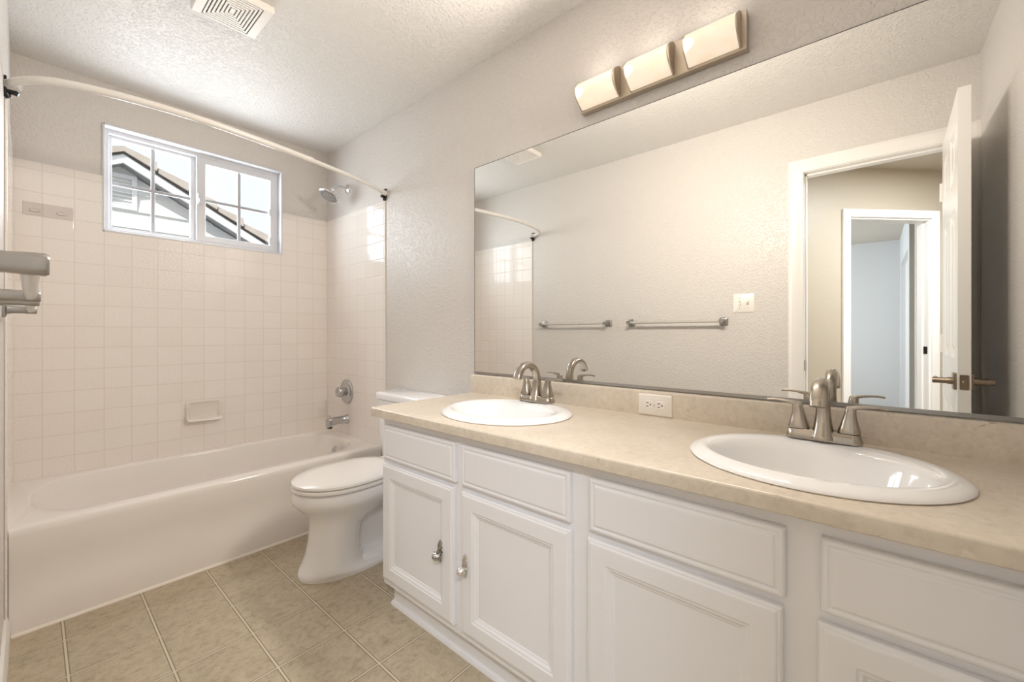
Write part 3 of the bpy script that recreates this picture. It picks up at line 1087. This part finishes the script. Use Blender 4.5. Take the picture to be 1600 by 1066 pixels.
def knob(door, y, z, swirl):
    fx = FX - 0.020
    m = MB()
    n = 56
    rings = []
    for f, d in ((1.0, 0.0), (1.0, 0.0018), (0.86, 0.0034), (0.74, 0.0026), (0.60, 0.0030), (0.3, 0.0036)):
        rg = []
        for k in range(n):
            t = 2 * PI * k / n
            s = math.sin(t)
            wdt = 0.0125 - 0.004 * math.exp(-((s * 0.037 + 0.012) / 0.008) ** 2)
            sc_ = 1 + (0.09 * math.cos(14 * t) if f > 0.7 else 0)
            rg.append((fx - d, y + wdt * math.cos(t) * f * sc_, z + 0.037 * s * f * sc_))
        rings.append(rg)
    m.loft(rings)
    # raised beads round the rim
    for k in range(18):
        t = 2 * PI * k / 18
        m.lathe([(0.0018, 0), (0.0014, 0.0016), (0.0005, 0.0022)], (fx - 0.002, y + 0.0108 * math.cos(t), z + 0.034 * math.sin(t)), (-1, 0, 0), 6)
    m.build('knob_plate', M['silver'] if not swirl else M['silver_dark'], door, smooth=40, label='ornate oval silver knob plate')
    m = MB()
    md = (lambda t, h: 1 + 0.13 * math.cos(6 * t + h * 260)) if swirl else (lambda t, h: 1 + 0.05 * math.cos(9 * t) * math.sin(h * 700))
    m.lathe([(0.005, 0.002), (0.0055, 0.010), (0.013, 0.012), (0.0148, 0.015), (0.0145, 0.019), (0.012, 0.024), (0.0085, 0.029), (0.005, 0.032), (0.002, 0.034)],
            (fx, y, z - 0.009), (-1, 0, 0), 48, mod=md)
    m.build('knob', M['silver_dark'] if swirl else M['silver'], door, smooth=40, label='ornate silver knob with a twisted relief' if swirl else 'ornate silver knob with a beaded dome')


knob(doors[0], 1.101, 0.363, True)
knob(doors[1], 0.978, 0.358, False)

# ------------------------------------------------------------------ countertop with cut sink openings
SX, S1Y, S2Y = 1.155, 1.030, 0.105
top = thing('countertop', 'long beige stone-look laminate countertop with backsplash', 'countertop', (1.17, 0.55, 0.77))
CX0, CY1, CZ0, CZ1 = 0.883, 1.506, 0.771, 0.805
pr = [(XR - 0.001, CZ0), (CX0 + 0.003, CZ0), (CX0, CZ0 + 0.003), (CX0, CZ0 + 0.014), (CX0, CZ1 - 0.006), (CX0 + 0.002, CZ1 - 0.002), (CX0 + 0.006, CZ1), (XR - 0.001, CZ1)]
m = MB()
m.loft([[(x, VY0, z) for x, z in pr], [(x, CY1, z) for x, z in pr]])
slab = m.build('slab', M['laminate'], top, smooth=40)
for yc in (S1Y, S2Y):
    cm = MB()
    cm.loft([ring(ellipse(SX, yc, 0.198, 0.228, 64), 0.70), ring(ellipse(SX, yc, 0.198, 0.228, 64), 0.88)])
    cut = cm.build('cutter', M['laminate'], top)
    bpy.context.view_layer.update()
    md = slab.modifiers.new('hole', 'BOOLEAN')
    md.operation = 'DIFFERENCE'
    md.solver = 'EXACT'
    md.object = cut
    bpy.context.view_layer.update()
    dg = bpy.context.evaluated_depsgraph_get()
    me = bpy.data.meshes.new_from_object(slab.evaluated_get(dg))
    slab.modifiers.clear()
    slab.data = me
    bpy.data.objects.remove(cut)
slab.data.shade_smooth()
slab.data.set_sharp_from_angle(angle=math.radians(40))
m = MB()
bp = [(XR - 0.001, CZ1), (XR - 0.021, CZ1), (XR - 0.021, 0.886), (XR - 0.019, 0.8915), (XR - 0.015, 0.894), (XR - 0.001, 0.894)]
m.loft([[(x, VY0, z) for x, z in bp], [(x, 1.518, z) for x, z in bp]])
m.build('backsplash', M['laminate'], top, smooth=40)

# ------------------------------------------------------------------ sinks
SR = 0.222, 0.252


def make_sink(yc, label):
    s = thing('sink', label, 'sink', (SX, yc, CZ1), 'drop-in sinks in the countertop')
    m = MB()
    n = 80
    E = lambda dx, rx, ry, z: ring(ellipse(SX + dx, yc, rx, ry, n), z)
    m.loft([E(0, 0.190, 0.220, CZ1 - 0.02), E(0, 0.194, 0.224, CZ1 + 0.0005), E(0, SR[0], SR[1], CZ1 + 0.0006), E(0, SR[0] + 0.002, SR[1] + 0.002, CZ1 + 0.003), E(0, SR[0] + 0.0005, SR[1] + 0.0005, CZ1 + 0.0065),
            E(0, SR[0] - 0.006, SR[1] - 0.006, CZ1 + 0.0105), E(-0.001, SR[0] - 0.020, SR[1] - 0.018, CZ1 + 0.0155), E(-0.006, SR[0] - 0.042, SR[1] - 0.032, CZ1 + 0.0185),
            E(-0.018, 0.156, 0.207, CZ1 + 0.014), E(-0.022, 0.149, 0.200, CZ1 + 0.008), E(-0.024, 0.143, 0.194, CZ1 - 0.006), E(-0.024, 0.132, 0.182, CZ1 - 0.04),
            E(-0.022, 0.112, 0.156, CZ1 - 0.085), E(-0.018, 0.083, 0.115, CZ1 - 0.118), E(-0.012, 0.048, 0.062, CZ1 - 0.134), E(-0.01, 0.022, 0.022, CZ1 - 0.138),
            E(-0.01, 0.022, 0.022, CZ1 - 0.150), E(-0.01, 0.030, 0.030, CZ1 - 0.150), E(-0.012, 0.060, 0.074, CZ1 - 0.145), E(-0.02, 0.115, 0.155, CZ1 - 0.105), E(-0.02, 0.150, 0.20, CZ1 - 0.05)],
           closed=True)
    m.build('basin', M['porcelain'], s, smooth=60)
    m = MB()
    m.lathe([(0.0215, 0), (0.0215, 0.004), (0.016, 0.006), (0.012, 0.003), (0, 0.003)], (SX - 0.01, yc, CZ1 - 0.141), (0, 0, 1), 24, cap1=False)
    m.build('drain', M['nickel'], s)
    return s


s1 = make_sink(S1Y, 'oval white drop-in sink near the toilet end of the counter')
dup(s1, (0, S2Y - S1Y, 0), 'oval white drop-in sink at the near end of the counter, below the door reflection')


# ------------------------------------------------------------------ faucets
def make_faucet(yc, label):
    X0, Z0 = 1.335, CZ1 + 0.0215
    f = thing('faucet', label, 'tap', (X0, yc, Z0), 'brushed nickel faucets')
    m = MB()
    m.loft([[(x, y, z) for x, y in rrect(X0, yc, hx_, hy_, r_, 8)] for z, hx_, hy_, r_ in
            ((Z0 - 0.002, 0.027, 0.079, 0.020), (Z0 + 0.004, 0.027, 0.079, 0.020), (Z0 + 0.021, 0.0235, 0.0745, 0.018), (Z0 + 0.0225, 0.022, 0.073, 0.017))])
    m.build('base_plate', M['nickel'], f, smooth=50)
    # spout: flared column leaning into a gooseneck
    cl = [(X0 - 0.006, 0.004, 0.030, 0.027), (X0 - 0.004, 0.020, 0.0255, 0.0225), (X0 - 0.001, 0.050, 0.019, 0.018), (X0 + 0.000, 0.085, 0.0155, 0.0155),
          (X0 - 0.010, 0.118, 0.0145, 0.0150), (X0 - 0.034, 0.141, 0.0140, 0.0155), (X0 - 0.066, 0.148, 0.0135, 0.0165), (X0 - 0.097, 0.138, 0.0130, 0.0178), (X0 - 0.117, 0.115, 0.0125, 0.0185),
          (X0 - 0.124, 0.098, 0.0125, 0.0185)]
    sp_ = spline(cl, 5)
    rings = []
    for i, (x, z, a, b) in enumerate(sp_):
        p0, p1 = sp_[max(i - 1, 0)], sp_[min(i + 1, len(sp_) - 1)]
        d = Vector((p1[0] - p0[0], 0, p1[1] - p0[1])).normalized()
        nrm = Vector((d.z, 0, -d.x))
        rings.append([Vector((x, yc, Z0 + z)) + nrm * u * 1.0 + Vector((0, v, 0)) for u, v in ellipse(0, 0, a, b, 28, 2.5)])
    rings[0] = [Vector((p.x, p.y, Z0 + 0.003)) for p in rings[0]]
    m = MB()
    m.loft(rings)
    m.build('spout', M['nickel'], f, smooth=60)
    for s in (-1, 1):
        hy_ = yc + s * 0.052
        m = MB()
        m.loft([[(x, y, z) for x, y in rrect(X0, hy_ + s * o, a, a * 1.02, a * 0.72, 7)] for z, a, o in
                ((Z0 + 0.0235, 0.0225, 0), (Z0 + 0.028, 0.0225, 0), (Z0 + 0.040, 0.0190, 0.0005), (Z0 + 0.058, 0.0145, 0.001), (Z0 + 0.072, 0.0118, 0.002), (Z0 + 0.084, 0.0110, 0.003), (Z0 + 0.088, 0.0095, 0.004))])
        h = m.build('handle', M['nickel'], f, smooth=50)
        m = MB()
        lv = spline([(hy_ - s * 0.004, 0.083, 0.011, 0.0055), (hy_ + s * 0.012, 0.0865, 0.0105, 0.0050), (hy_ + s * 0.032, 0.090, 0.0085, 0.0038),
                     (hy_ + s * 0.055, 0.0915, 0.0075, 0.0032), (hy_ + s * 0.072, 0.0895, 0.0072, 0.0030)], 5)
        m.loft([[(X0 + u, y, Z0 + z + v) for u, v in ellipse(0, 0, a, b, 16, 2.6)] for y, z, a, b in lv])
        m.build('lever', M['nickel'], h, smooth=50)
    return f


f1 = make_faucet(1.022, 'brushed nickel two-handle faucet on the sink nearer the toilet')
dup(f1, (0, 0.095 - 1.022, 0), 'brushed nickel two-handle faucet on the near sink, right of the wall outlet')

# ------------------------------------------------------------------ mirror and channel
mir = thing('mirror', 'wide frameless wall mirror above the backsplash, reflecting the open door', 'mirror', (XR, 0.56, 0.90))
m = MB()
m.box(XR - 0.006, XR - 0.0005, YF + 0.004, 1.5055, 0.906, 1.9245)
m.build('mirror_glass', M['mirror'], mir, smooth=0)
m = MB()
m.box(XR - 0.0075, XR - 0.0005, YF + 0.004, 1.507, 0.8985, 0.9055)
m.box(XR - 0.0080, XR - 0.0062, YF + 0.004, 1.507, 0.9055, 0.9085)
m.build('bottom_channel', M['towelplate'], mir, smooth=0)
m = MB()
m.box(XR - 0.0064, XR - 0.0005, YF + 0.004, 1.5065, 1.9246, 1.9262)
m.box(XR - 0.0064, XR - 0.0005, 1.5056, 1.507, 0.906, 1.9262)
m.build('edge_band', M['patina'], mir, smooth=0)

# ------------------------------------------------------------------ vanity light: three lit glass shades on a nickel plate
PY0, PY1, PZ0, PZ1 = 0.290, 0.878, 1.972, 2.092
vl_ = thing('vanity_light', 'lit three-shade nickel vanity light above the mirror', 'wall lamp', (XR, 0.585, 2.03))
m = MB()
m.box(XR - 0.028, XR - 0.0005, PY0, PY1, PZ0, PZ1)
m.build('back_plate', M['nickel_plate'], vl_, smooth=0, bevel=0.002)
zc_, ch = (PZ0 + PZ1) / 2, 0.055
xb_, bul = XR - 0.030, 0.052
arcp = []
for k in range(17):
    t = -1 + 2 * k / 16
    arcp.append((xb_ - 0.006 - bul * (1 - t * t), zc_ + 0.002 + ch * t))
for ya, yb2 in ((0.708, 0.868), (0.510, 0.665), (0.305, 0.462)):
    m = MB()
    inner = [(x + 0.005, z) for x, z in arcp]
    sec = arcp + [(xb_ - 0.002, arcp[-1][1])] + [(xb_ - 0.002, arcp[-1][1] - 0.004)] + list(reversed(inner[1:-1])) + [(xb_ - 0.002, arcp[0][1] + 0.004), (xb_ - 0.002, arcp[0][1])]
    m.loft([[(x, ya + 0.004, z) for x, z in sec], [(x, yb2 - 0.002, z) for x, z in sec]])
    shade = m.build('lamp_shade', M['lampglass'], vl_, smooth=60, label='glowing cream glass shade')
    for y0 in (ya, yb2 - 0.002):
        m = MB()
        lens = [(x - 0.001, z) for x, z in arcp] + [(xb_ + 0.0005, arcp[-1][1]), (xb_ + 0.0005, arcp[0][1])]
        m.loft([[(x, y0, z) for x, z in lens], [(x, y0 + 0.004, z) for x, z in lens]])
        m.build('end_cap', M['nickel_plate'], vl_, smooth=60)
    # the lamp's own light, leaving the front of its shade
    light('lamp_light', 'AREA', (xb_ - bul - 0.020, (ya + yb2) / 2, zc_), aim((-1, 0.30, -0.26)), 3.9, (1.0, 0.90, 0.785),
          shape='RECTANGLE', size=0.11, size_y=0.15)
    # and what leaves its open top
    light('lamp_light', 'AREA', (xb_ - 0.030, (ya + yb2) / 2, PZ1 + 0.012), aim((0, 0, 1)), 0.045, (1.0, 0.88, 0.76),
          shape='RECTANGLE', size=0.04, size_y=0.13)

# ------------------------------------------------------------------ outlet on the backsplash
out = thing('outlet', 'white sideways duplex wall outlet in the beige backsplash', 'outlet', (XR - 0.021, 0.579, 0.846))
ox = XR - 0.021
m = MB()
m.loft([[(ox - d, y, z) for y, z in rrect(0.579, 0.846, 0.0595 - i, 0.0365 - i, 0.004, 4)] for i, d in ((0, 0.0), (0, 0.003), (0.003, 0.006))])
m.build('cover_plate', M['plastic'], out, smooth=40)
for k in (-1, 1):
    yc = 0.579 - k * 0.0205
    m = MB()
    m.loft([[(ox - d, y, z) for y, z in ellipse(yc, 0.846, 0.0165 - i, 0.0145 - i, 28, 2.6)] for i, d in ((0, 0.005), (0, 0.0075), (0.001, 0.0085))])
    rc = m.build('receptacle', M['plastic'], out, smooth=40)
    m = MB()
    for dz in (-0.0062, 0.0062):
        m.box(ox - 0.0088, ox - 0.0070, yc - 0.0005, yc + 0.0085, 0.846 + dz - 0.0012, 0.846 + dz + 0.0012)
    m.lathe([(0.0026, 0), (0.0026, 0.0018)], (ox - 0.0070, yc - 0.0075, 0.846), (-1, 0, 0), 12)
    m.build('slots', M['dark'], rc, smooth=0)
m = MB()
m.lathe([(0.0028, 0), (0.0025, 0.001), (0.001, 0.0014)], (ox - 0.006, 0.579, 0.846), (-1, 0, 0), 12)
m.build('cover_screw', M['silver'], out)

# ------------------------------------------------------------------ light switch and towel bars on the left wall
sw = thing('light_switch', 'white double toggle light switch plate beside the door casing', 'light switch', (XL, 0.618, 1.292))
m = MB()
m.loft([[(XL + d, y, z) for y, z in rrect(0.618, 1.292, 0.060 - i, 0.0595 - i, 0.004, 4)] for i, d in ((0, 0.0003), (0, 0.003), (0.004, 0.006))])
m.build('cover_plate', M['plastic'], sw, smooth=40)
for k, up in ((-1, 1), (1, -1)):
    y = 0.618 + k * 0.023
    m = MB()
    m.box(XL + 0.005, XL + 0.0065, y - 0.0055, y + 0.0055, 1.280, 1.304)
    m.build('toggle_slot', plain('grey_slot', srgb(150, 142, 132), 0.5, var=0.0), sw, smooth=0)
    m = MB()
    m.loft([[(XL + 0.005, y + a, 1.292 + b) for a, b in rrect(0, 0, 0.0045, 0.008, 0.002, 3)],
            [(XL + 0.018, y + a, 1.292 + up * 0.008 + b) for a, b in rrect(0, 0, 0.0035, 0.0045, 0.002, 3)]])
    m.build('toggle', M['plastic'], sw, smooth=40)
    for dz in (-0.03, 0.03):
        m = MB()
        m.lathe([(0.003, 0), (0.0026, 0.001), (0.001, 0.0014)], (XL + 0.0058, y, 1.292 + dz), (1, 0, 0), 10)
        m.build('cover_screw', M['silver'], sw)


def towel_bar(y0, y1, label):
    z = 1.178
    t = thing('towel_bar', label, 'towel bar', (XL, (y0 + y1) / 2, z), 'towel bars on the left wall')
    for y in (y0, y1):
        m = MB()
        m.loft([[(XL + d, y + a, z + b) for a, b in rrect(0, 0, h, h, 0.006, 4)] for d, h in ((0.0003, 0.026), (0.006, 0.026), (0.009, 0.022), (0.011, 0.016))])
        m.loft([[(XL + d, y + a, z + b) for a, b in rrect(0, 0, h, h, h * 0.6, 5)] for d, h in
                ((0.010, 0.0155), (0.022, 0.0125), (0.045, 0.0118), (0.062, 0.0130), (0.074, 0.0130), (0.077, 0.011))])
        m.build('post', M['towelplate'], t, smooth=50)
    m = MB()
    m.tube([(XL + 0.062, y0 + 0.010, z), (XL + 0.062, y1 - 0.010, z)], 0.0095, 16)
    m.build('bar', M['acrylic'], t)
    return t


towel_bar(0.735, 1.372, 'longer towel bar on the left wall, next to the light switch')
towel_bar(1.567, 2.190, 'shorter-looking towel bar on the left wall, next to the tub tile')

# ------------------------------------------------------------------ exhaust fan grille in the ceiling
fan = thing('exhaust_fan', 'white ceiling exhaust fan grille with concentric rectangular slots', 'ceiling vent', (0.545, 1.975, H))
fx0, fx1, fy0_, fy1_ = 0.423, 0.657, 1.862, 2.090
fz = 2.413
m = MB()
gx0, gx1, gy0, gy1 = 0.456, 0.622, 1.872, 2.080
o = [(fx0, fy0_), (fx1, fy0_), (fx1, fy1_), (fx0, fy1_)]
i_ = [(gx0, gy0), (gx1, gy0), (gx1, gy1), (gx0, gy1)]
oi = lambda p, d: [(x + (d if x < 0.54 else -d), y + (d if y < 1.97 else -d)) for x, y in p]
m.loft([ring(o, H - 0.0005), ring(o, fz + 0.004), ring(oi(o, 0.003), fz), ring(i_, fz), ring(i_, fz + 0.008), ring(oi(o, 0.004), H - 0.0015)], closed=True)
m.build('grille_frame', M['plastic'], fan, smooth=0)
MB().box(gx0 - 0.004, gx1 + 0.004, gy0 - 0.004, gy1 + 0.004, H - 0.006, H - 0.002).build('dark_cavity', M['dark'], fan, smooth=0)
nlv = 7
for k in range(nlv):
    a = 0.0045 + k * 0.0118
    w = 0.0068
    q0 = [(gx0 + a, gy0 + a * 1.15), (gx1 - a, gy0 + a * 1.15), (gx1 - a, gy1 - a * 1.15), (gx0 + a, gy1 - a * 1.15)]
    if gx1 - gx0 - 2 * (a + w) < 0.012:
        m = MB()
        m.loft([ring(q0, fz + 0.001), ring(q0, fz + 0.012)])
        m.build('centre_pad', M['plastic'], fan, smooth=0)
        break
    b = a + w
    q1 = [(gx0 + b, gy0 + b * 1.15), (gx1 - b, gy0 + b * 1.15), (gx1 - b, gy1 - b * 1.15), (gx0 + b, gy1 - b * 1.15)]
    m = MB()
    m.loft([ring(q0, fz + 0.001), ring(q1, fz + 0.001), ring(q1, fz + 0.014), ring(q0, fz + 0.014)], closed=True)
    m.build('louvre', M['plastic'], fan, smooth=0)
for q in (0.470, 0.608):
    m = MB()
    m.box(q, q + 0.004, gy0, gy1, fz + 0.006, fz + 0.012)
    m.build('louvre_brace', M['dark'], fan, smooth=0)
